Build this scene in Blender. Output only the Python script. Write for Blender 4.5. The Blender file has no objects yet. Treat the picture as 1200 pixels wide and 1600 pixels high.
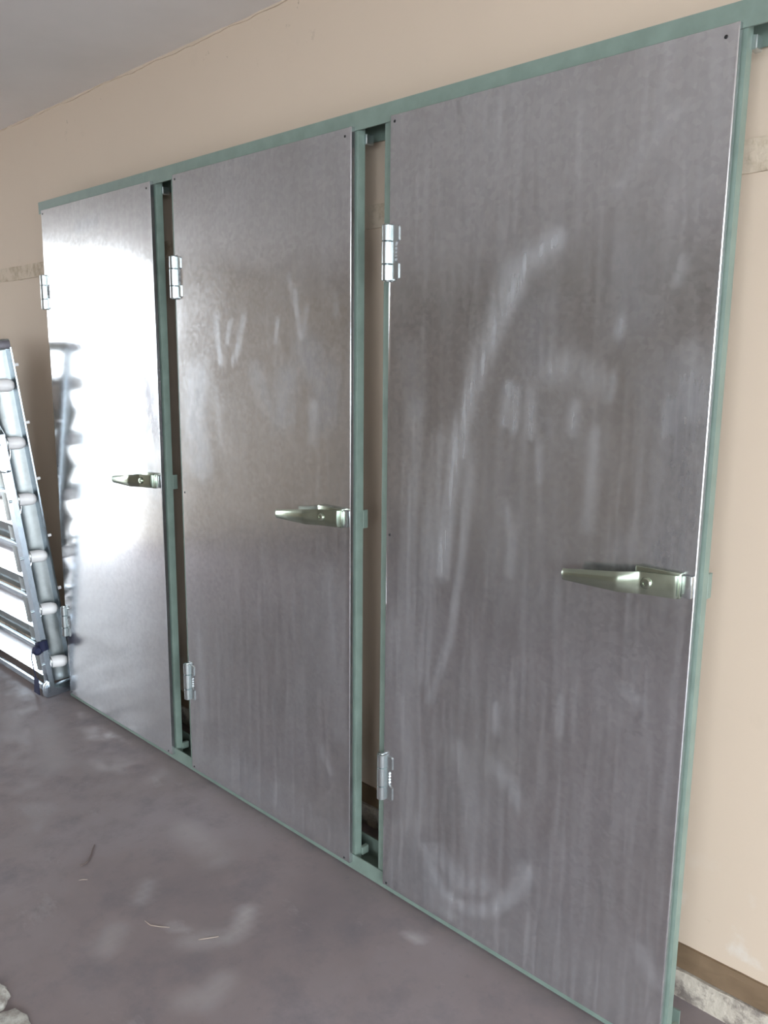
import bpy, bmesh, math, random
from mathutils import Vector, Matrix, noise

S = bpy.context.scene
COL = S.collection
random.seed(7)
PI = math.pi

# ------------------------------------------------------------------ camera
cd = bpy.data.cameras.new('camera')
cam = bpy.data.objects.new('camera', cd)
COL.objects.link(cam)
cd.sensor_fit = 'VERTICAL'
cd.sensor_height = 32.0
cd.lens = 1289.1 / 1600 * 32.0
cd.clip_start = 0.05
R_ = ((0.71915, 0.13138, -0.68232), (0.69434, -0.17341, 0.69844), (-0.02656, -0.97605, -0.21593))
M = Matrix([[R_[i][0], -R_[i][1], -R_[i][2]] for i in range(3)]).to_4x4()
M.translation = Vector((3.3057, -1.4140, 1.5270))
cam.matrix_world = M
S.camera = cam

# ------------------------------------------------------------------ light
w = bpy.data.worlds.new('sky')
S.world = w
w.use_nodes = True
bg = w.node_tree.nodes['Background']
bg.inputs[0].default_value = (0.86, 0.94, 1.0, 1)
bg.inputs[1].default_value = 9.2

S.view_settings.view_transform = 'Standard'
S.view_settings.look = 'None'
S.view_settings.gamma = 1
S.view_settings.use_curve_mapping = False
S.view_settings.exposure = 0.6
S.cycles.max_bounces = 10
S.cycles.diffuse_bounces = 6
S.cycles.caustics_reflective = True

# room extents
XL, XR = -3.0, 6.2          # left and right walls
YB, YF = 0.21, -4.6         # back wall (behind the doors), front wall
ZC = 2.41
OPL = (-2.04, -1.10, 2.32)  # doorway in left wall: y0, y1, top
OPR = (-4.0, -0.7, 2.3)     # opening in right wall
OPF = (3.0, 5.6, .95, 2.15) # added front window, raises the room light: x0, x1, sill, head


def portal(name, loc, rot, sx, sy):
    l = bpy.data.lights.new(name, 'AREA')
    l.shape = 'RECTANGLE'
    l.size, l.size_y = sx, sy
    l.cycles.is_portal = True
    o = bpy.data.objects.new(name, l)
    o.location, o.rotation_euler = loc, rot
    COL.objects.link(o)


portal('daylight_left', (XL - 0.1, (OPL[0] + OPL[1]) / 2, OPL[2] / 2), (0, -PI / 2, 0), OPL[2], OPL[1] - OPL[0])
portal('daylight_right', (XR + 0.1, (OPR[0] + OPR[1]) / 2, OPR[2] / 2), (0, PI / 2, 0), OPR[2], OPR[1] - OPR[0])

portal('fill_daylight_front', ((OPF[0] + OPF[1]) / 2, YF - .1, (OPF[2] + OPF[3]) / 2), (PI / 2, 0, 0), OPF[1] - OPF[0], OPF[3] - OPF[2])  # sky portal for the added front window


# ------------------------------------------------------------------ materials
class NT:
    def __init__(s, name):
        s.m = bpy.data.materials.new(name)
        s.m.use_nodes = True
        s.t = s.m.node_tree
        s.b = s.t.nodes['Principled BSDF']
        s.co = s.n('ShaderNodeTexCoord').outputs['Object']

    def n(s, ty, **kw):
        o = s.t.nodes.new(ty)
        for k, v in kw.items():
            setattr(o, k, v)
        return o

    def lk(s, a, b):
        s.t.links.new(a, b)

    def mapped(s, scale):
        m = s.n('ShaderNodeMapping')
        s.lk(s.co, m.inputs[0])
        m.inputs['Scale'].default_value = scale
        return m.outputs[0]

    def noise(s, scale, detail=4, rough=.55, vec=None):
        o = s.n('ShaderNodeTexNoise')
        s.lk(vec if vec is not None else s.co, o.inputs['Vector'])
        o.inputs['Scale'].default_value = scale
        o.inputs['Detail'].default_value = detail
        o.inputs['Roughness'].default_value = rough
        return o.outputs['Fac']

    def voro(s, scale, vec=None):
        o = s.n('ShaderNodeTexVoronoi')
        s.lk(vec if vec is not None else s.co, o.inputs['Vector'])
        o.inputs['Scale'].default_value = scale
        sp = s.n('ShaderNodeSeparateColor')
        s.lk(o.outputs['Color'], sp.inputs[0])
        return sp.outputs[0]

    def ramp(s, f, stops):
        r = s.n('ShaderNodeValToRGB')
        e = r.color_ramp.elements
        while len(e) < len(stops):
            e.new(0.5)
        for i, (p, c) in enumerate(stops):
            e[i].position = p
            e[i].color = (*c, 1) if len(c) == 3 else c
        s.lk(f, r.inputs[0])
        return r.outputs[0]

    def rng(s, f, a, b, lo, hi):
        r = s.n('ShaderNodeMapRange')
        s.lk(f, r.inputs[0])
        for i, v in enumerate((a, b, lo, hi)):
            r.inputs[i + 1].default_value = v
        return r.outputs[0]

    def mix(s, f, a, b, mode='MIX'):
        m = s.n('ShaderNodeMix', data_type='RGBA', blend_type=mode)
        for sock, v in ((m.inputs[0], f), (m.inputs[6], a), (m.inputs[7], b)):
            if isinstance(v, (int, float)):
                sock.default_value = v
            elif isinstance(v, tuple):
                sock.default_value = (*v, 1)
            else:
                s.lk(v, sock)
        return m.outputs[2]

    def math(s, op, a, b):
        m = s.n('ShaderNodeMath', operation=op)
        for i, v in enumerate((a, b)):
            if isinstance(v, (int, float)):
                m.inputs[i].default_value = v
            else:
                s.lk(v, m.inputs[i])
        return m.outputs[0]

    def attr(s, name):
        return s.n('ShaderNodeAttribute', attribute_name=name).outputs['Fac']

    def set(s, **kw):
        for k, v in kw.items():
            i = s.b.inputs[k.replace('_', ' ')]
            if isinstance(v, (int, float)):
                i.default_value = v
            elif isinstance(v, tuple):
                i.default_value = (*v, 1)
            else:
                s.lk(v, i)
        return s

    def bump(s, h, strength, dist=.01):
        b = s.n('ShaderNodeBump')
        s.lk(h, b.inputs['Height'])
        b.inputs['Strength'].default_value = strength
        b.inputs['Distance'].default_value = dist
        s.lk(b.outputs[0], s.b.inputs['Normal'])
        return s


def plain(name, col, rough=.5, metal=0., var=.08, scale=30):
    t = NT(name)
    n = t.noise(scale)
    c = t.mix(t.rng(n, .3, .7, 0, 1), tuple(x * (1 - var) for x in col), tuple(min(1, x * (1 + var)) for x in col))
    t.set(Base_Color=c, Roughness=t.rng(n, .3, .7, rough * .85, min(1, rough * 1.15)), Metallic=metal)
    return t.m


def mat_galv(name, base=(.60, .61, .63), rough=.16):
    """galvanised sheet: soft spangle, vertical wipe streaks, hand-made wipes and darker patches (vertex masks)"""
    t = NT(name)
    sp = t.voro(95)
    big = t.noise(2.2, 5, .6)
    stre = t.noise(3.0, 6, .65, t.mapped((16, 1, 1.1)))
    hair = t.noise(6.0, 4, .6, t.mapped((2.5, 1, 60)))
    c = t.mix(t.rng(sp, 0, 1, 0, 1), tuple(x * .93 for x in base), tuple(min(1, x * 1.06) for x in base))
    c = t.mix(t.rng(big, .38, .68, 0, .45), c, (.47, .455, .45))
    c = t.mix(t.rng(stre, .5, .75, 0, .22), c, (.72, .74, .77))
    dull = t.math('MULTIPLY', t.attr('dull_patch'), t.rng(t.noise(26, 6, .7, t.mapped((1, 1, .45))), .3, .65, .35, 1.1))
    c = t.mix(dull, c, (.20, .19, .205))  # masked patches: darker, rougher and less metallic
    wip = t.math('MULTIPLY', t.attr('wipe'), t.rng(t.noise(34, 4, .55, t.mapped((1.6, 1, .16))), .3, .7, .35, 1.0))
    c = t.mix(t.math('MULTIPLY', wip, .6), c, (.70, .75, .82))
    film = t.rng(stre, .42, .8, 0.0, .22)
    metal = t.math('SUBTRACT', .93, t.math('ADD', t.math('ADD', t.math('MULTIPLY', wip, .34), t.math('MULTIPLY', dull, .3)), t.math('MULTIPLY', film, .5)))
    ro = t.math('ADD', t.rng(big, .3, .7, rough - .03, rough + .05), t.rng(hair, .35, .65, -.008, .012))
    ro = t.math('ADD', ro, t.math('MULTIPLY', wip, .15))
    ro = t.math('ADD', ro, t.math('MULTIPLY', dull, .22))
    ro = t.math('MINIMUM', t.math('ADD', ro, t.rng(sp, 0, 1, -.012, .012)), .262)
    t.set(Base_Color=c, Metallic=metal, Roughness=ro)
    return t.m


def mat_zinc(name, base, rough):
    t = NT(name)
    n = t.noise(40, 4)
    c = t.mix(t.rng(n, .3, .7, 0, 1), tuple(x * .86 for x in base), base)
    t.set(Base_Color=c, Metallic=.95, Roughness=t.rng(n, .3, .7, rough * .92, rough * 1.08))
    return t.m


def mat_wall(name, base, stain=(.32, .26, .19)):
    t = NT(name)
    a = t.noise(1.1, 5, .6)
    b = t.noise(9, 6, .65)
    c_ = t.noise(38, 3)
    c = t.mix(t.rng(a, .35, .7, 0, .5), base, tuple(x * .93 for x in base))
    c = t.mix(t.rng(b, .62, .8, 0, .16), c, stain)
    # dirt gathered high up under the ceiling
    sz = t.n('ShaderNodeSeparateXYZ')
    t.lk(t.co, sz.inputs[0])
    high = t.rng(sz.outputs[2], 2.25, 2.4, 0, 1)
    sp = t.rng(t.noise(22, 4, .7), .66, .74, 0, .75)
    c = t.mix(t.math('MULTIPLY', high, sp), c, (.16, .12, .08))
    # scuffed plaster low down
    low = t.rng(sz.outputs[2], .42, .14, 0, 1)
    sc = t.rng(t.noise(10, 5, .6), .55, .68, 0, .6)
    c = t.mix(t.math('MULTIPLY', low, sc), c, (.66, .64, .60))
    sd = t.rng(t.noise(17, 4, .7), .66, .76, 0, .5)
    c = t.mix(t.math('MULTIPLY', low, sd), c, (.26, .20, .13))
    t.set(Base_Color=c, Roughness=.72)
    t.bump(t.math('ADD', t.math('MULTIPLY', b, 1.), t.math('MULTIPLY', c_, .3)), .18, .006)
    return t.m


def mat_floor():
    t = NT('floor_concrete')
    a = t.noise(1.3, 6, .62)
    b = t.noise(5.5, 6, .68)
    d = t.noise(30, 4, .6)
    c = t.ramp(a, [(.3, (.163, .139, .145)), (.5, (.214, .178, .180)), (.7, (.246, .213, .223))])
    c = t.mix(t.rng(b, .5, .74, 0, .55), c, (.125, .118, .135))
    c = t.mix(t.rng(t.noise(3.1, 5, .7, t.mapped((1, 1.7, 1))), .62, .74, 0, .5), c, (.33, .31, .31))
    c = t.mix(t.rng(d, .62, .75, 0, .25), c, (.10, .10, .12))
    wp = t.rng(t.attr('wipe'), 0, 1, 0, 1)
    c = t.mix(t.math('MULTIPLY', wp, t.rng(b, .3, .6, .3, 1)), c, (.52, .50, .50))
    t.set(Base_Color=c, Roughness=t.rng(b, .3, .7, .38, .6), Specular_IOR_Level=.45)
    t.bump(t.math('ADD', b, t.math('MULTIPLY', d, .3)), .15, .006)
    return t.m


def mat_patchy(name, light, dark, scale, lo=.45, hi=.6, rough=.85, bump=.5):
    t = NT(name)
    n = t.noise(scale, 6, .7)
    k = t.noise(scale * 4, 4, .6)
    c = t.mix(t.rng(n, lo, hi, 0, 1), light, dark)
    c = t.mix(t.rng(k, .55, .75, 0, .4), c, tuple(x * .55 for x in light))
    t.set(Base_Color=c, Roughness=rough)
    t.bump(t.math('ADD', n, t.math('MULTIPLY', k, .5)), bump, .008)
    return t.m


GALV = mat_galv('galvanised_sheet')
GREEN = plain('grey_green_paint', (.18, .24, .208), .42, 0, .10, 22)
GREEN_D = plain('grey_green_paint_dull', (.12, .18, .165), .5, 0, .12, 22)
ZINC = mat_zinc('zinc_plated_steel', (.62, .68, .69), .24)
NICKEL = mat_zinc('olive_tinted_nickel', (.40, .45, .365), .235)
ALU = mat_zinc('mill_aluminium', (.50, .575, .645), .24)
ALU_B = mat_zinc('bright_tray_metal', (.86, .91, .97), .2)
ALU_D = mat_zinc('dull_galvanised', (.42, .455, .46), .36)
GREYCAP = plain('grey_cap', (.16, .15, .17), .4, .3, .2, 40)
NYLON = plain('white_nylon', (.82, .82, .83), .35, 0, .03, 20)
NAVY = plain('navy_webbing', (.010, .014, .05), .75, 0, .25, 120)
BLACK = plain('dark_steel', (.03, .03, .032), .4, .6, .2, 60)
WALLM = mat_wall('beige_wall_paint', (.585, .478, .378))
WALLF = mat_wall('brown_wall_paint', (.33, .28, .24))
CEILM = plain('ceiling_paint', (.71, .67, .65), .85, 0, .05, 3)
FLOORM = mat_floor()
BROWN = plain('brown_skirting_paint', (.185, .125, .075), .6, 0, .12, 15)
PLASTER = mat_patchy('chipped_plaster', (.50, .45, .38), (.20, .17, .15), 16)
BANDM = mat_patchy('rough_band_plaster', (.56, .47, .37), (.36, .28, .19), 9, .48, .66)
PATCHM = mat_patchy('pale_mortar', (.50, .50, .46), (.33, .30, .27), 20)
STRAW = plain('dry_straw', (.40, .33, .28), .8, 0, .15, 60)
TWIGM = plain('dark_twig', (.13, .10, .09), .8, 0, .2, 60)
OUTG = plain('pale_concrete_yard', (.50, .49, .47), .85, 0, .08, 2)


# ------------------------------------------------------------------ mesh helpers
class MB:
    def __init__(s):
        s.bm = bmesh.new()

    def box(s, x0, x1, y0, y1, z0, z1, bev=0.0, seg=1):
        r = bmesh.ops.create_cube(s.bm, size=1)
        vs = r['verts']
        bmesh.ops.scale(s.bm, vec=(x1 - x0, y1 - y0, z1 - z0), verts=vs)
        bmesh.ops.translate(s.bm, vec=((x0 + x1) / 2, (y0 + y1) / 2, (z0 + z1) / 2), verts=vs)
        if bev:
            es = list({e for v in vs for e in v.link_edges})
            bmesh.ops.bevel(s.bm, geom=es, offset=bev, segments=seg, affect='EDGES', profile=.5)
        return s

    def prism(s, pts, axis, a, b, bev=0.0):
        """closed 2-D outline extruded along axis from a to b; pts are the two other coordinates in order"""
        def P(p, t):
            q = list(p)
            q.insert(axis, t)
            return q
        v0 = [s.bm.verts.new(P(p, a)) for p in pts]
        v1 = [s.bm.verts.new(P(p, b)) for p in pts]
        n = len(pts)
        fs = [s.bm.faces.new(v0), s.bm.faces.new(v1[::-1])]
        for i in range(n):
            fs.append(s.bm.faces.new((v0[i], v1[i], v1[(i + 1) % n], v0[(i + 1) % n])))
        bmesh.ops.recalc_face_normals(s.bm, faces=fs)
        if bev:
            es = list({e for f in fs[:2] for e in f.edges})
            bmesh.ops.bevel(s.bm, geom=es, offset=bev, segments=2, affect='EDGES', profile=.5)
        return s

    def sheet(s, line, axis, a, b, t, div=1):
        """open 2-D polyline given a thickness t and extruded along axis"""
        n = len(line)
        off = []
        for i in range(n):
            p, q = Vector(line[max(0, i - 1)]), Vector(line[min(n - 1, i + 1)])
            d = (q - p).normalized()
            off.append(Vector(line[i]) + Vector((-d.y, d.x)) * t)
        return s.prism([tuple(v) for v in line] + [tuple(v) for v in off[::-1]], axis, a, b)

    def lathe(s, prof, c, axis, n=24):
        """prof: (radius, distance along axis); c: start point; axis: unit vector"""
        ax = Vector(axis).normalized()
        u = ax.orthogonal().normalized()
        v = ax.cross(u)
        rings = []
        for r, d in prof:
            o = Vector(c) + ax * d
            if r < 1e-6:
                rings.append([s.bm.verts.new(o)])
            else:
                rings.append([s.bm.verts.new(o + (u * math.cos(2 * PI * k / n) + v * math.sin(2 * PI * k / n)) * r) for k in range(n)])
        fs = []
        for A, B in zip(rings, rings[1:]):
            for k in range(n):
                a, b = A[k % len(A)], A[(k + 1) % len(A)]
                c_, d_ = B[(k + 1) % len(B)], B[k % len(B)]
                vs = []
                for q in (a, b, c_, d_):
                    if q not in vs:
                        vs.append(q)
                if len(vs) > 2:
                    fs.append(s.bm.faces.new(vs))
        for ring in (rings[0], rings[-1]):
            if len(ring) > 1:
                fs.append(s.bm.faces.new(ring))
        bmesh.ops.recalc_face_normals(s.bm, faces=fs)
        return s

    def tube(s, pts, r, n=8):
        pts = [Vector(p) for p in pts]
        rings = []
        for i, p in enumerate(pts):
            d = (pts[min(i + 1, len(pts) - 1)] - pts[max(i - 1, 0)]).normalized()
            u = d.cross(Vector((0, 0, 1)))
            if u.length < 1e-3:
                u = d.orthogonal()
            u.normalize()
            v = d.cross(u)
            rr = r[i] if isinstance(r, (list, tuple)) else r
            rings.append([s.bm.verts.new(p + (u * math.cos(2 * PI * k / n) + v * math.sin(2 * PI * k / n)) * rr) for k in range(n)])
        fs = []
        for A, B in zip(rings, rings[1:]):
            for k in range(n):
                fs.append(s.bm.faces.new((A[k], A[(k + 1) % n], B[(k + 1) % n], B[k])))
        fs += [s.bm.faces.new(rings[0]), s.bm.faces.new(rings[-1])]
        bmesh.ops.recalc_face_normals(s.bm, faces=fs)
        return s

    def ribbon(s, pts, wid, t):
        """flat strap along pts; wid is the width vector at each point, t its thickness"""
        pts = [Vector(p) for p in pts]
        rows = []
        for i, p in enumerate(pts):
            d = (pts[min(i + 1, len(pts) - 1)] - pts[max(i - 1, 0)]).normalized()
            wv = Vector(wid[i] if isinstance(wid, list) else wid) / 2
            nrm = d.cross(wv).normalized() * t / 2
            rows.append([s.bm.verts.new(q) for q in (p - wv - nrm, p + wv - nrm, p + wv + nrm, p - wv + nrm)])
        fs = []
        for A, B in zip(rows, rows[1:]):
            for k in range(4):
                fs.append(s.bm.faces.new((A[k], A[(k + 1) % 4], B[(k + 1) % 4], B[k])))
        fs += [s.bm.faces.new(rows[0]), s.bm.faces.new(rows[-1])]
        bmesh.ops.recalc_face_normals(s.bm, faces=fs)
        return s

    def mesh(s, name, mat, smooth=False):
        me = bpy.data.meshes.new(name)
        s.bm.to_mesh(me)
        s.bm.free()
        me.materials.append(mat)
        if smooth:
            for p in me.polygons:
                p.use_smooth = True
            try:
                me.set_sharp_from_angle(angle=math.radians(38))
            except Exception:
                pass
        return me

    def build(s, name, mat, parent=None, smooth=False):
        return link(name, s.mesh(name, mat, smooth), parent)


def link(name, me, parent=None):
    o = bpy.data.objects.new(name, me)
    COL.objects.link(o)
    if parent:
        o.parent = parent
    return o


def thing(name, label, cat, loc=(0, 0, 0), rot=(0, 0, 0), group=None):
    o = bpy.data.objects.new(name, None)
    COL.objects.link(o)
    o.empty_display_size = .1
    o.location, o.rotation_euler = loc, rot
    tag(o, label, cat, group)
    return o


def tag(o, label, cat, group=None):
    o['label'] = label
    o['category'] = cat
    if group:
        o['group'] = group
    return o


def struct(o, label=None):
    o['kind'] = 'structure'
    if label:
        o['label'] = label
    return o


def seg_d(p, a, b):
    ax, ay = a
    bx, by = b
    dx, dy = bx - ax, by - ay
    L = dx * dx + dy * dy
    t = 0 if L == 0 else max(0, min(1, ((p[0] - ax) * dx + (p[1] - ay) * dy) / L))
    return math.hypot(p[0] - ax - dx * t, p[1] - ay - dy * t)


def stroke_mask(me, strokes, name, pick):
    at = me.attributes.new(name, 'FLOAT', 'POINT')
    vals = []
    boxes = []
    for wd, st, pl in strokes:
        r = wd * 2.0
        boxes.append((min(q[0] for q in pl) - r, max(q[0] for q in pl) + r, min(q[1] for q in pl) - r, max(q[1] for q in pl) + r))
    for v in me.vertices:
        p = pick(v.co)
        m = 0.0
        for (wd, st, pl), bx in zip(strokes, boxes):
            if p[0] < bx[0] or p[0] > bx[1] or p[1] < bx[2] or p[1] > bx[3]:
                continue
            d = min(seg_d(p, pl[i], pl[i + 1]) for i in range(len(pl) - 1)) / wd
            if d < 2.0:
                k = 1 - d / 2.0
                m = max(m, st * k * k * (3 - 2 * k))
        vals.append(m)
    at.data.foreach_set('value', vals)


# ------------------------------------------------------------------ room shell
T = .15


def wall_with_opening(name, x0, x1, op):
    m = MB()
    y0, y1, zt = op
    m.box(x0, x1, YF - T, y0, 0, ZC)
    m.box(x0, x1, y1, YB + T, 0, ZC)
    m.box(x0, x1, y0, y1, zt, ZC)
    return struct(m.build(name, WALLM))


# floor: fine grid near the camera so that the scuffs can be drawn on it
bm = bmesh.new()
nx, ny = 200, 90
fx0, fx1, fy0, fy1 = -1.2, 3.2, -1.6, YB
gv = [[bm.verts.new((fx0 + (fx1 - fx0) * i / nx, fy0 + (fy1 - fy0) * j / ny, 0)) for j in range(ny + 1)] for i in range(nx + 1)]
for i in range(nx):
    for j in range(ny):
        bm.faces.new((gv[i][j], gv[i + 1][j], gv[i + 1][j + 1], gv[i][j + 1]))
for a, b, c, d in ((XL - T, XR + T, YF - T, fy0), (XL - T, fx0, fy0, YB), (fx1, XR + T, fy0, YB), (XL - T, XR + T, YB, YB + T)):
    vs = [bm.verts.new(q) for q in ((a, c, 0), (b, c, 0), (b, d, 0), (a, d, 0))]
    bm.faces.new(vs)
mb = MB()
mb.bm.free()
mb.bm = bm
mb.box(XL - T, XR + T, YF - T, YB + T, -.2, -.002)
fme = mb.mesh('floor', FLOORM)
stroke_mask(fme, [(.022, .45, [(1.655, -.299), (1.702, -.355), (1.706, -.398)]), (.03, .35, [(1.68, -.42), (1.63, -.47)]),
                  (.03, .3, [(1.817, -.486), (1.832, -.552), (1.80, -.58)]), (.012, .5, [(2.045, -.068), (2.075, -.066)]),
                  (.03, .3, [(1.50, -.62), (1.46, -.58)]), (.02, .3, [(1.35, -.42), (1.40, -.47)]),
                  (.05, .25, [(.2, -.2), (.5, -.3)]), (.04, .3, [(1.2, -.2), (1.4, -.22)]),
                  (.012, .5, [(1.545, -.465), (1.56, -.475), (1.60, -.45)])], 'wipe', lambda c: (c.x, c.y))
struct(link('floor', fme))

struct(MB().box(XL - T, XR + T, YF - T, YB + T, ZC, ZC + .15).build('ceiling', CEILM))
struct(MB().box(XL - T, XR + T, YB, YB + T, 0, ZC).build('wall_back', WALLM))
wf = MB()
wf.box(XL - T, OPF[0], YF - T, YF, 0, ZC).box(OPF[1], XR + T, YF - T, YF, 0, ZC)
wf.box(OPF[0], OPF[1], YF - T, YF, 0, OPF[2]).box(OPF[0], OPF[1], YF - T, YF, OPF[3], ZC)
struct(wf.build('wall_front', WALLF))
wn = MB()
for a, b in ((OPF[0], OPF[0] + .06), ((OPF[0] + OPF[1]) / 2 - .03, (OPF[0] + OPF[1]) / 2 + .03), (OPF[1] - .06, OPF[1])):
    wn.box(a, b, YF - .1, YF - .05, OPF[2], OPF[3])
for a, b in ((OPF[2], OPF[2] + .06), (OPF[3] - .06, OPF[3])):
    wn.box(OPF[0], OPF[1], YF - .1, YF - .05, a, b)
struct(wn.build('fill_window', GREEN))  # added, unseen window that brightens the room
wall_with_opening('wall_left', XL - T, XL, OPL)
wall_with_opening('wall_right', XR, XR + T, OPR)
struct(MB().box(XL - 14, XL - T, YF - 8, YB + 8, -.2, -.02).build('ground_left', OUTG))
struct(MB().box(XR + T, XR + 14, YF - 8, YB + 8, -.2, -.02).build('ground_right', OUTG))

struct(MB().box(-7.4, -7.0, -10.5, -4.3, -.1, 1.48, .02).build('glare_blocker', plain('glare_blocker_dark', (.085, .085, .075), .9)))  # added unseen block, darkens part of the glare mirrored in the far-left door


def ragged(name, mat, x0, x1, zlo, zhi, dep, jit, step=.03, jt=None):
    """horizontal wall band with slightly uneven edges and face"""
    bm = bmesh.new()
    n = int((x1 - x0) / step)
    rows = 4
    g = []
    for i in range(n + 1):
        x = x0 + (x1 - x0) * i / n
        a = zlo + jit * noise.noise((x * 6, 1.3, zlo)) + jit * .6 * noise.noise((x * 23, 4.3, zlo))
        b = zhi + (jit if jt is None else jt) * (noise.noise((x * 6, 9.3, zhi)) + .6 * noise.noise((x * 25, 7.1, zhi)))
        col = []
        for j in range(rows + 1):
            z = a + (b - a) * j / rows
            y = YB - dep * (1 + .35 * noise.noise((x * 14, z * 30, 2.)))
            col.append(bm.verts.new((x, y, z)))
        col = [bm.verts.new((x, YB + .01, a))] + col + [bm.verts.new((x, YB + .01, b))]
        g.append(col)
    for i in range(n):
        for j in range(rows + 2):
            bm.faces.new((g[i][j], g[i + 1][j], g[i + 1][j + 1], g[i][j + 1]))
    bmesh.ops.recalc_face_normals(bm, faces=bm.faces)
    m = MB()
    m.bm.free()
    m.bm = bm
    return struct(m.build(name, mat))


ragged('trim_1', BANDM, XL, XR, 1.787, 1.845, .006, .003)
ragged('baseboard_back', BROWN, XL, XR, .074, .137, .007, .002)
ragged('trim_2', PLASTER, XL, XR, -.01, .072, .011, .006, .02, .004)
# fine uneven plaster bead in the wall-ceiling corner
ragged('trim_3', WALLM, XL, XR, ZC - .006, ZC + .002, .004, .006, .02)

# ------------------------------------------------------------------ steel frame and doors
LEAN = math.radians(3.0)
DW, DH, PITCH = .806, 2.0, .9397
FBASE = Vector((0, 0, .0179))          # frame-local origin (bottom edge of the sheets) in the room
ROT = (-LEAN, 0, 0)
Rm = Matrix.Rotation(-LEAN, 3, 'X')
CH = .098                              # channel depth


def fw(x, y, z):
    return FBASE + Rm @ Vector((x, y, z))


fr = thing('door_frame', 'long grey-green steel frame of rails and posts leaning on the beige wall, carrying three doors', 'frame', fw(0, 0, 0), ROT)
Y0 = .0135
X0, X1 = -.05, 2.83


def channel(z_web, z_lip, x0, x1, back=None):
    """U channel along x: web at z_web, flanges reaching z_lip"""
    s = 1 if z_lip > z_web else -1
    t = .004
    zb = z_lip if back is None else back
    pts = [(Y0, z_web), (CH, z_web), (CH, zb), (CH - t, zb), (CH - t, z_web + s * t), (Y0 + t, z_web + s * t), (Y0 + t, z_lip), (Y0, z_lip)]
    return MB().prism(pts, 0, x0, x1)


channel(2.036, 1.992, X0, X1, 1.982).build('top_rail', GREEN, fr)
channel(-.012, .034, X0 + .02, 2.687, .05).build('bottom_rail', GREEN, fr)

for i in range(4):
    ox = PITCH * i
    # left-hand post of bay i: angle iron, flange outward, then its return
    if i < 3:
        MB().prism([(ox - .035, Y0 + .0045), (ox + .03, Y0 + .0045), (ox + .03, Y0 + .009), (ox - .030, Y0 + .009), (ox - .030, Y0 + .03), (ox - .035, Y0 + .03)], 2, -.004, 2.030).build('post', GREEN, fr)
        r = ox + DW
        MB().prism([(r - .03, Y0 + .0045), (r + .007, Y0 + .0045), (r + .007, Y0 + .028), (r + .002, Y0 + .028), (r + .002, Y0 + .009), (r - .03, Y0 + .009)], 2, -.004, 2.030).build('post', GREEN, fr)
        # latch keep on the outer face of the closing post
        k = MB().box(r + .0045, r + .0075, Y0 + .0285, Y0 + .046, .99, 1.04, .001).box(r + .0015, r + .0045, Y0 + .020, Y0 + .046, .99, 1.04, .001)
        k.build('latch_keep', GREEN, fr)
        # weld gussets at both ends of the closing post
        for z in (1.975, .038):
            MB().box(r + .003, r + .016, Y0 + .024, Y0 + .05, z - .012, z + .012, .0015).build('gusset', ZINC if z > 1 else GREEN, fr)

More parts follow.
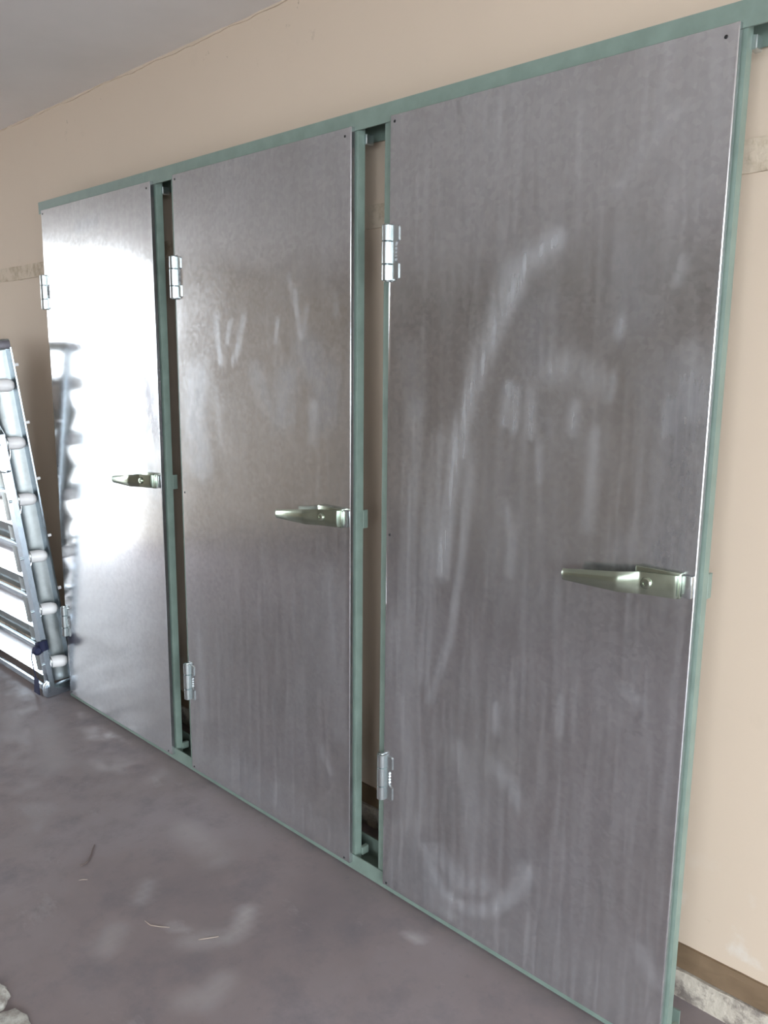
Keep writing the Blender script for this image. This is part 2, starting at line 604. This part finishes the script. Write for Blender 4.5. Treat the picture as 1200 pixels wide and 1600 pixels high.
WIPES = {2: [(0.022, 0.7, [(0.468, 1.678), (0.392, 1.64), (0.347, 1.55), (0.3, 1.455), (0.258, 1.369), (0.225, 1.25), (0.201, 1.096), (0.186, 0.937)]), (0.03, 0.5, [(0.439, 1.662), (0.361, 1.615), (0.315, 1.51), (0.275, 1.412)]), (0.02, 0.55, [(0.3, 1.455), (0.259, 1.34), (0.239, 1.222)]), (0.012, 0.45, [(0.262, 1.253), (0.252, 1.027), (0.221, 0.784), (0.154, 0.599)]), (0.03, 0.35, [(0.177, 1.246), (0.141, 0.928), (0.131, 0.66)]), (0.025, 0.35, [(0.094, 1.317), (0.078, 1.08), (0.076, 0.748)]), (0.05, 0.3, [(0.052, 0.742), (0.092, 0.402), (0.12, 0.176), (0.211, 0.054)]), (0.02, 0.55, [(0.142, 0.186), (0.21, 0.09), (0.295, 0.079), (0.372, 0.122), (0.435, 0.194), (0.462, 0.266)]), (0.03, 0.4, [(0.186, 0.188), (0.272, 0.148), (0.351, 0.177)]), (0.02, 0.3, [(0.357, 0.492), (0.414, 0.465), (0.43, 0.431)]), (0.025, 0.25, [(0.26, 0.498), (0.293, 0.392), (0.311, 0.193)]), (0.009, 0.6, [(0.36, 1.387), (0.355, 1.303)]), (0.009, 0.6, [(0.382, 1.38), (0.381, 1.291)]), (0.009, 0.5, [(0.422, 1.375), (0.423, 1.28)]), (0.008, 0.4, [(0.451, 1.268), (0.451, 1.185)]), (0.03, 0.35, [(0.467, 1.423), (0.527, 1.43), (0.565, 1.405)]), (0.012, 0.4, [(0.531, 1.353), (0.527, 1.3)]), (0.015, 0.35, [(0.579, 1.291), (0.578, 1.2), (0.573, 1.106)]), (0.01, 0.5, [(0.607, 1.407), (0.605, 1.369)]), (0.01, 0.4, [(0.62, 1.517), (0.617, 1.487)]), (0.01, 0.4, [(0.74, 1.622), (0.733, 1.583)]), (0.012, 0.3, [(0.735, 1.362), (0.733, 1.314)]), (0.02, 0.3, [(0.771, 1.457), (0.773, 1.352)]), (0.012, 0.3, [(0.366, 1.118), (0.387, 1.049), (0.382, 0.974)]), (0.01, 0.4, [(0.36, 0.646), (0.363, 0.583)]), (0.01, 0.35, [(0.529, 0.714), (0.53, 0.64)]), (0.012, 0.25, [(0.684, 0.776), (0.713, 0.764)]), (0.02, 0.3, [(0.759, 0.214), (0.784, 0.168)]), (0.012, 0.2, [(0.591, 1.756), (0.702, 1.878)]), (0.1, 0.2, [(0.099, 0.091), (0.394, 0.061), (0.686, 0.078)])],
 1: [(0.012, 0.55, [(0.216, 1.565), (0.219, 1.489), (0.233, 1.431)]), (0.01, 0.5, [(0.287, 1.544), (0.269, 1.488)]), (0.012, 0.55, [(0.351, 1.552), (0.323, 1.469), (0.299, 1.432)]), (0.01, 0.4, [(0.511, 1.54), (0.498, 1.487)]), (0.012, 0.5, [(0.584, 1.614), (0.596, 1.555), (0.609, 1.503)]), (0.01, 0.4, [(0.636, 1.57), (0.628, 1.52)]), (0.01, 0.3, [(0.75, 1.599), (0.748, 1.551)]), (0.008, 0.4, [(0.557, 1.658), (0.589, 1.606)]), (0.012, 0.4, [(0.452, 0.101), (0.467, 0.063)]), (0.014, 0.4, [(0.694, 0.318), (0.722, 0.268)]), (0.02, 0.25, [(0.063, 0.512), (0.08, 0.24)]), (0.03, 0.2, [(0.737, 0.863), (0.763, 0.401)]), (0.02, 0.2, [(0.212, 1.334), (0.222, 1.176)]), (0.015, 0.3, [(0.66, 1.315), (0.654, 1.21)]), (0.06, 0.2, [(0.04, 0.084), (0.434, 0.061), (0.763, 0.062)])],
 0: [(0.02, 0.3, [(0.686, 0.692), (0.757, 0.712)]), (0.01, 0.3, [(0.467, 0.321), (0.589, 0.348)]), (0.05, 0.2, [(0.094, 0.088), (0.492, 0.058), (0.77, 0.06)]), (0.03, 0.2, [(0.396, 0.62), (0.395, 0.361)]), (0.04, 0.15, [(0.558, 0.527), (0.577, 0.202)])]}
DULL_PATCHES = {2: [(0.06, 0.75, [(0.766, 1.364), (0.767, 1.269), (0.765, 1.135), (0.751, 1.07)]), (0.05, 0.5, [(0.719, 1.409), (0.741, 1.291)]), (0.05, 0.4, [(0.64, 1.623), (0.64, 1.528)]), (0.05, 0.45, [(0.43, 1.534), (0.419, 1.429)]), (0.03, 0.4, [(0.372, 1.373), (0.473, 1.297)]), (0.12, 0.3, [(0.426, 1.294), (0.381, 1.178), (0.423, 1.011)]), (0.03, 0.3, [(0.07, 1.454), (0.094, 1.333)]), (0.1, 0.2, [(0.332, 0.654), (0.303, 0.396)]), (0.03, 0.35, [(0.651, 1.065), (0.717, 1.089)])],
 1: [(0.05, 0.55, [(0.109, 1.37), (0.085, 1.248), (0.113, 1.106)]), (0.05, 0.5, [(0.635, 1.452), (0.712, 1.385), (0.699, 1.3)]), (0.05, 0.4, [(0.553, 1.381), (0.523, 1.291)]), (0.03, 0.3, [(0.407, 1.396), (0.465, 1.306)]), (0.08, 0.25, [(0.683, 0.76), (0.596, 0.445)])],
 0: [(0.02, 0.5, [(0.052, 0.772), (0.083, 0.696)]), (0.085, 0.95, [(0.724, 1.384), (0.757, 1.276), (0.769, 1.211)]), (0.04, 0.5, [(0.631, 1.36), (0.671, 1.317)]), (0.05, 0.5, [(0.736, 1.053), (0.754, 1.01)]), (0.02, 0.5, [(0.298, 1.908), (0.435, 1.917)])]}


def door_panel(k):
    bm = bmesh.new()
    nx, nz = 100, 240
    D = .0125
    ZB = .011                      # the sheet stops a little above the foot of the frame
    g = []
    xs = [0, .0003] + [DW * i / nx for i in range(1, nx)] + [DW - .0015, DW]
    zs = [ZB, ZB + .0015] + [DH * j / nz for j in range(3, nz)] + [DH - .0015, DH]
    for i, x in enumerate(xs):
        row = []
        for j, z in enumerate(zs):
            e = i in (0, len(xs) - 1) or j in (0, len(zs) - 1)
            y = (.0003 if i == 0 else .0015) if e else .0007 * noise.noise((x * 2.4 + 9 * k, z * 1.9, 3.3))
            row.append(bm.verts.new((x, y, z)))
        g.append(row)
    for i in range(len(xs) - 1):
        for j in range(len(zs) - 1):
            bm.faces.new((g[i][j], g[i + 1][j], g[i + 1][j + 1], g[i][j + 1]))
    loop = [g[i][0] for i in range(len(xs))] + [g[-1][j] for j in range(1, len(zs))] + [g[i][-1] for i in range(len(xs) - 2, -1, -1)] + [g[0][j] for j in range(len(zs) - 2, 0, -1)]
    back = [bm.verts.new((v.co.x, D, v.co.z)) for v in loop]
    n = len(loop)
    for i in range(n):
        bm.faces.new((loop[i], back[i], back[(i + 1) % n], loop[(i + 1) % n]))
    bm.faces.new(back)
    bmesh.ops.recalc_face_normals(bm, faces=bm.faces)
    m = MB()
    m.bm.free()
    m.bm = bm
    me = m.mesh('sheet_panel', GALV, True)
    # vertices of the returned edge carry no wipe marks worth speaking of, the front does
    stroke_mask(me, WIPES[k], 'wipe', lambda c: (c.x, c.z))
    stroke_mask(me, DULL_PATCHES[k], 'dull_patch', lambda c: (c.x, c.z))
    return me


def hinge_meshes():
    out = []
    R, H = .0128, .13
    cuts = [(-.065, -.027), (-.026, .026), (.027, .065)]
    y = -.006
    for n_, (a, b) in enumerate(cuts):
        rr = R * (1.0 if n_ != 1 else 1.03)
        prof = [(rr - .002, 0), (rr, .0015), (rr, b - a - .0015), (rr - .002, b - a)]
        out.append(('knuckle', MB().lathe(prof, (0, y, a), (0, 0, 1), 28).mesh('knuckle', ZINC, True)))
    # pin heads showing above and below the barrel
    out.append(('pin', MB().lathe([(0, 0), (.005, .0005), (.0075, .002), (.008, .004), (.005, .005), (.005, .131), (.008, .132), (.0075, .1345), (.005, .136), (0, .1365)], (0, y, -.068), (0, 0, 1), 18).mesh('pin', ZINC, True)))
    # leaf on the door: two tongues joined along the edge, middle cut back in steps
    pts = [(.006, -.062), (.032, -.062), (.035, -.059), (.035, -.026), (.027, -.022)]
    for q in range(5):
        z = -.018 + q * .0085
        pts += [(.0235, z), (.0255, z + .0042)]
    pts += [(.027, .024), (.035, .028), (.035, .058), (.032, .062), (.006, .062)]
    m = MB()
    m.prism([(a, b) for a, b in pts], 1, -.0035, .0005)
    out.append(('leaf', m.mesh('leaf', ZINC)))
    m = MB()
    m.prism([(-.026, -.058), (-.006, -.062), (-.006, -.024), (-.024, -.027)], 1, .004, .0155)
    m.prism([(-.024, .029), (-.006, .024), (-.006, .062), (-.026, .056)], 1, .004, .0155)
    out.append(('leaf', m.mesh('leaf', ZINC)))
    return out


def handle_meshes():
    out = []
    # lever: bent strap seen from above (x, y), tapered in height towards its tip
    top = [(.545, -.046), (.553, -.049), (.662, -.0485), (.672, -.0475), (.705, -.030), (.712, -.0285), (.776, -.0275), (.7805, -.026)]
    bot = [(.7805, -.010), (.776, -.0115), (.715, -.0125), (.706, -.0145), (.673, -.036), (.662, -.0375), (.553, -.0385), (.545, -.041)]
    n = len(top)

    def hh(x):
        t = (x - .545) / (.7805 - .545)
        return .0125 + .0095 * max(0, min(1, (t - .05) / .55)) ** 1.2
    bm = bmesh.new()
    secs = []
    for (x, yt), (xb, yb) in zip(top, bot[::-1]):
        h = hh(x)
        zc = 1.006 + .014 * (x - .545) / .235
        flat = max(0, min(1, (x - .66) / .05))          # rounded grip, flat mounting end
        bulge = .0055 * (1 - flat) + .0012 * flat
        sec = []
        for q in range(9):
            a = -1 + 2 * q / 8
            sec.append((x, yt + bulge * abs(a) ** 2.4, zc + h * a))
        for q in range(9):
            a = 1 - 2 * q / 8
            sec.append((xb, yb, zc + h * a * .94))
        secs.append([bm.verts.new(p) for p in sec])
    L = len(secs[0])
    for A, B in zip(secs, secs[1:]):
        for q in range(L):
            bm.faces.new((A[q], A[(q + 1) % L], B[(q + 1) % L], B[q]))
    bm.faces.new(secs[0])
    bm.faces.new(secs[-1])
    bmesh.ops.recalc_face_normals(bm, faces=bm.faces)
    m = MB()
    m.bm.free()
    m.bm = bm
    out.append(('lever', m.mesh('lever', NICKEL, True)))
    out.append(('mounting_plate', MB().box(.690, .7835, -.0135, .0006, .994, 1.046, .003, 2).mesh('mounting_plate', NICKEL, True)))
    b = MB().lathe([(.0115, 0), (.0115, .0035), (.009, .0062), (.0045, .0064), (.0045, .0045), (0, .0045)], (.722, -.0275, 1.018), (0, -1, 0), 20)
    out.append(('pivot_bolt', b.mesh('pivot_bolt', NICKEL, True)))
    out.append(('latch_box', MB().box(.7835, .8035, -.009, .0006, .998, 1.042, .002, 2).mesh('latch_box', ZINC, True)))
    return out


HM = hinge_meshes()
HD = handle_meshes()
SCREW = MB().lathe([(.0034, 0), (.0034, .0012), (.0025, .002), (0, .0021)], (0, .0008, 0), (0, -1, 0), 12).mesh('screw', BLACK, True)
LAB = ['far-left sheet metal door beside the roller rack, its face glaring white with daylight',
       'middle sheet metal door with handle and hinges, between the glaring far door and the largest-looking near one',
       'nearest sheet metal door on the right, smeared with wiped chalky streaks and a swirl low down']
for k in range(3):
    d = thing('metal_door', LAB[k], 'door', fw(PITCH * k, 0, 0), ROT, 'sheet metal doors in the green frame')
    link('sheet_panel', door_panel(k), d)
    for z in (1.690, .335):
        h = bpy.data.objects.new('hinge', None)
        COL.objects.link(h)
        h.parent = d
        h.location = (-.002, 0, z)
        h.empty_display_size = .05
        for nm, me in HM:
            link(nm, me, h)
    h = bpy.data.objects.new('handle', None)
    COL.objects.link(h)
    h.parent = d
    h.empty_display_size = .05
    for nm, me in HD:
        link(nm, me, h)
    for x, z in ((.013, 1.985), (DW - .022, 1.98), (.013, .02), (DW - .022, .02), (.011, 1.0)):
        s_ = link('screw', SCREW, d)
        s_.location = (x, 0, z)

# ------------------------------------------------------------------ roller rack on the left
TILT = math.radians(4.1)
rk = thing('roller_rack', 'tall galvanised tray rack with white rollers and bright curved slats, left of the doors', 'rack', (-.085, -.036, 0), (TILT, 0, 0))
HT = 1.495
LW = -.86     # left end of the rack
# front rail (angle) that carries the roller pins, both sides
MB().prism([(-.05, -.010), (.0, -.010), (.0, .012), (-.004, .012), (-.004, -.006), (-.05, -.006)], 2, .03, 1.16, 0).build('front_rail', ALU, rk)
MB().prism([(LW, -.010), (LW + .05, -.010), (LW + .05, -.006), (LW + .004, -.006), (LW + .004, .012), (LW, .012)], 2, .03, 1.16, 0).build('front_rail', ALU, rk)
# rear rail
for xa, xb in ((-.05, 0), (LW, LW + .05)):
    MB().box(xa, xb, .098, .106, .03, HT, .001).build('rear_rail', ALU, rk)
# curved side plates: turn from facing the room to facing outwards
line = [(-.15, .008), (-.12, .010), (-.095, .016), (-.075, .028), (-.060, .045), (-.051, .065), (-.046, .085), (-.044, .104)]
MB().sheet(line, 2, .04, HT - .01, .003).build('side_plate', ALU_D, rk, True)
MB().sheet([(2 * LW / 2 - a, b) for a, b in [(p[0], p[1]) for p in line]][::-1], 2, .04, HT - .01, .003).build('side_plate', ALU_D, rk, True)
# rollers with collar and pin
AX = .46
zs = [.150, .396, .634, .882, 1.118, 1.352]
for z in zs:
    for sx in (-.022, LW + .022):
        prof = [(0, 0), (.0235, 0), (.0248, .002), (.0262, .03), (.0258, .048), (.023, .059), (.0165, .068), (.008, .072), (0, .073)]
        ro = MB().lathe(prof, (sx, .020, z), (AX * (1 if sx > -.4 else -1), .88, -.06), 24).build('roller', NYLON, rk, True)
        MB().lathe([(0, 0), (.0055, 0), (.0055, .012), (.0035, .012), (.0035, .036)], (sx, -.018, z), (0, 1, 0), 12).build('pin', ZINC, ro, True)
        MB().lathe([(.010, 0), (.0285, .001), (.030, .004), (.0285, .007), (.010, .008)], (sx, .013, z + .004), (0, 1, 0), 20).build('collar', ZINC, ro, True)
for z in zs[1:]:
    for sx in (-.012, LW + .012):
        MB().box(sx - .006, sx + .006, .104, .124, z + .066, z + .078, .0015).build('stub_pin', NYLON, rk)
# scooped slats with a lip
z = .075
n = 0
while z < 1.36:
    slat = MB()
    face = []
    for q in range(9):
        a = q / 8
        face.append((.004 + .046 * math.sin(a * PI) * (1 - .45 * a), z + .138 * (1 - a)))
    slat.sheet(face, 0, LW + .06, -.052, .002)
    slat.build('slat', ALU_B, rk, True)
    if n:
        MB().sheet([(.036, z - .092), (.006, z)], 0, LW + .06, -.052, .002).build('dark_gap_panel', ALU_D, rk)  # added sheet closing the slat gap, tilted to mirror the dark floor
    MB().box(LW + .06, -.052, -.006, .008, z + .141, z + .155, .002).build('slat_lip', ALU, rk)
    z += .232
    n += 1
# bottom rail, cross foot and top bar
MB().box(LW, .004, -.022, -.011, .022, .052, .002).build('bottom_rail', ALU, rk)
for xa in (-.03, LW + .005):
    MB().prism([(-.030, .004), (.15, -.0105), (.16, .0), (.16, .034), (.15, .045), (.012, .045), (.0, .07), (-.012, .075), (-.026, .065), (-.034, .045), (-.036, .015)], 0, xa, xa + .028, .003).build('foot', ALU, rk, True)
MB().box(LW, -.008, .012, .108, HT - .008, HT + .032, .006, 2).build('top_bar', ALU_D, rk, True)
MB().box(-.010, .0, .03, .104, HT - .004, HT + .026, .003, 2).build('end_cap', GREYCAP, rk, True)

# navy strap knotted round the rail near its foot, tail hanging to the floor
st = thing('strap', 'navy webbing strap knotted round the rack rail, its tail hanging to the floor', 'strap', (-.085, -.036, 0), (TILT, 0, 0))
ring = []
for q in range(17):
    a = 2 * PI * q / 16
    ring.append((-.026 + .034 * math.copysign(abs(math.cos(a)) ** .7, math.cos(a)), .0 + .020 * math.copysign(abs(math.sin(a)) ** .7, math.sin(a)), .232 + .012 * math.cos(a)))
MB().ribbon(ring, (0, 0, .046), .0035).build('band', NAVY, st)
MB().lathe([(0, 0), (.014, .003), (.022, .012), (.020, .026), (.012, .036), (0, .038)], (-.030, -.022, .222), (1, -.25, .2), 14).build('knot', NAVY, st, True)
loop = [(-.03, -.024, .228), (-.055, -.034, .212), (-.072, -.036, .172), (-.076, -.034, .115), (-.070, -.034, .085), (-.066, -.035, .06)]
MB().ribbon(loop, [(.004, 0, .006)] + [(.006, 0, .004)] * 5, .003).build('loop', NAVY, st)
tail = [(-.066, -.035, .085), (-.068, -.037, .062), (-.070, -.040, .035), (-.074, -.042, .010)]
MB().ribbon(tail, [(.040, 0, .002), (.046, 0, 0), (.050, 0, 0), (.054, 0, 0)], .003).build('tail', NAVY, st)
# thin dark wire tie higher up
tie = thing('wire_tie', 'thin dark wire tied round the upper part of the rack rail', 'tie', (-.085, -.036, 0), (TILT, 0, 0))
pts = [(.012, .004, 1.012), (.004, -.006, 1.008), (-.02, -.0125, 1.004), (-.055, -.012, 1.003), (-.066, .0, 1.003)]
MB().tube(pts, .0022).build('wire', BLACK, tie, True)

# ------------------------------------------------------------------ litter on the floor
def bit(name, label, pts, r, mat, cat, group=None):
    o = MB().tube([(x, y, r[i] * .9 + .0005) for i, (x, y) in enumerate(pts)], r, 7).build(name, mat, None, True)
    return tag(o, label, cat, group)


bit('twig', 'dark curved twig lying alone on the concrete floor', [(1.066, -.436), (1.085, -.452), (1.109, -.469), (1.126, -.485), (1.134, -.500), (1.130, -.514)], [.0015, .002, .0022, .0022, .002, .0012], TWIGM, 'twig')
bit('straw', 'pale bent straw by the grey scuff in the floor middle, left of two', [(1.484, -.507), (1.511, -.506), (1.535, -.492), (1.556, -.476)], [.0007, .0012, .0012, .0007], STRAW, 'straw')
bit('straw', 'short straight straw touching the chalky floor scuff, right of two', [(1.652, -.450), (1.665, -.432), (1.681, -.408)], [.0007, .0012, .0007], STRAW, 'straw')
bit('straw', 'tiny pale straw just below the dark twig', [(1.190, -.548), (1.197, -.538), (1.206, -.530)], [.0007, .0012, .0007], STRAW, 'straw')


def chunk(name, label, outline, h, seed):
    """flat lump of mortar with a broken rim"""
    bm = bmesh.new()
    cx = sum(p[0] for p in outline) / len(outline)
    cy = sum(p[1] for p in outline) / len(outline)
    dense = []
    n = len(outline)
    for i in range(n):
        a, b = outline[i], outline[(i + 1) % n]
        for q in range(5):
            t = q / 5
            x, y = a[0] + (b[0] - a[0]) * t, a[1] + (b[1] - a[1]) * t
            j = .005 * noise.noise((x * 60, y * 60, seed))
            dense.append((x + j, y + j))
    rings = []
    for f, z in ((1., 0), (.97, h * .55), (.90, h * .85), (.6, h), (.3, h * 1.05)):
        rings.append([bm.verts.new((cx + (x - cx) * f, cy + (y - cy) * f, max(0, z + (.25 * h * noise.noise((x * 40, y * 40, seed + f)) if z else 0)))) for x, y in dense])
    m = len(dense)
    for A, B in zip(rings, rings[1:]):
        for i in range(m):
            bm.faces.new((A[i], A[(i + 1) % m], B[(i + 1) % m], B[i]))
    bm.faces.new(rings[-1])
    bm.faces.new(rings[0][::-1])
    bmesh.ops.recalc_face_normals(bm, faces=bm.faces)
    mm = MB()
    mm.bm.free()
    mm.bm = bm
    return tag(mm.build(name, PATCHM, None, True), label, 'rubble')


chunk('mortar_lump', 'pale broken mortar lump on the floor nearest the photo corner, larger of two', [(1.515, -.895), (1.528, -.868), (1.545, -.862), (1.567, -.858), (1.602, -.866), (1.66, -.93), (1.62, -1.0), (1.54, -.97)], .012, 1.)
chunk('mortar_lump', 'small pale mortar lump at the left photo edge, smaller of two', [(1.424, -.862), (1.452, -.856), (1.475, -.862), (1.502, -.879), (1.505, -.90), (1.47, -.95), (1.42, -.93), (1.39, -.89)], .012, 5.)
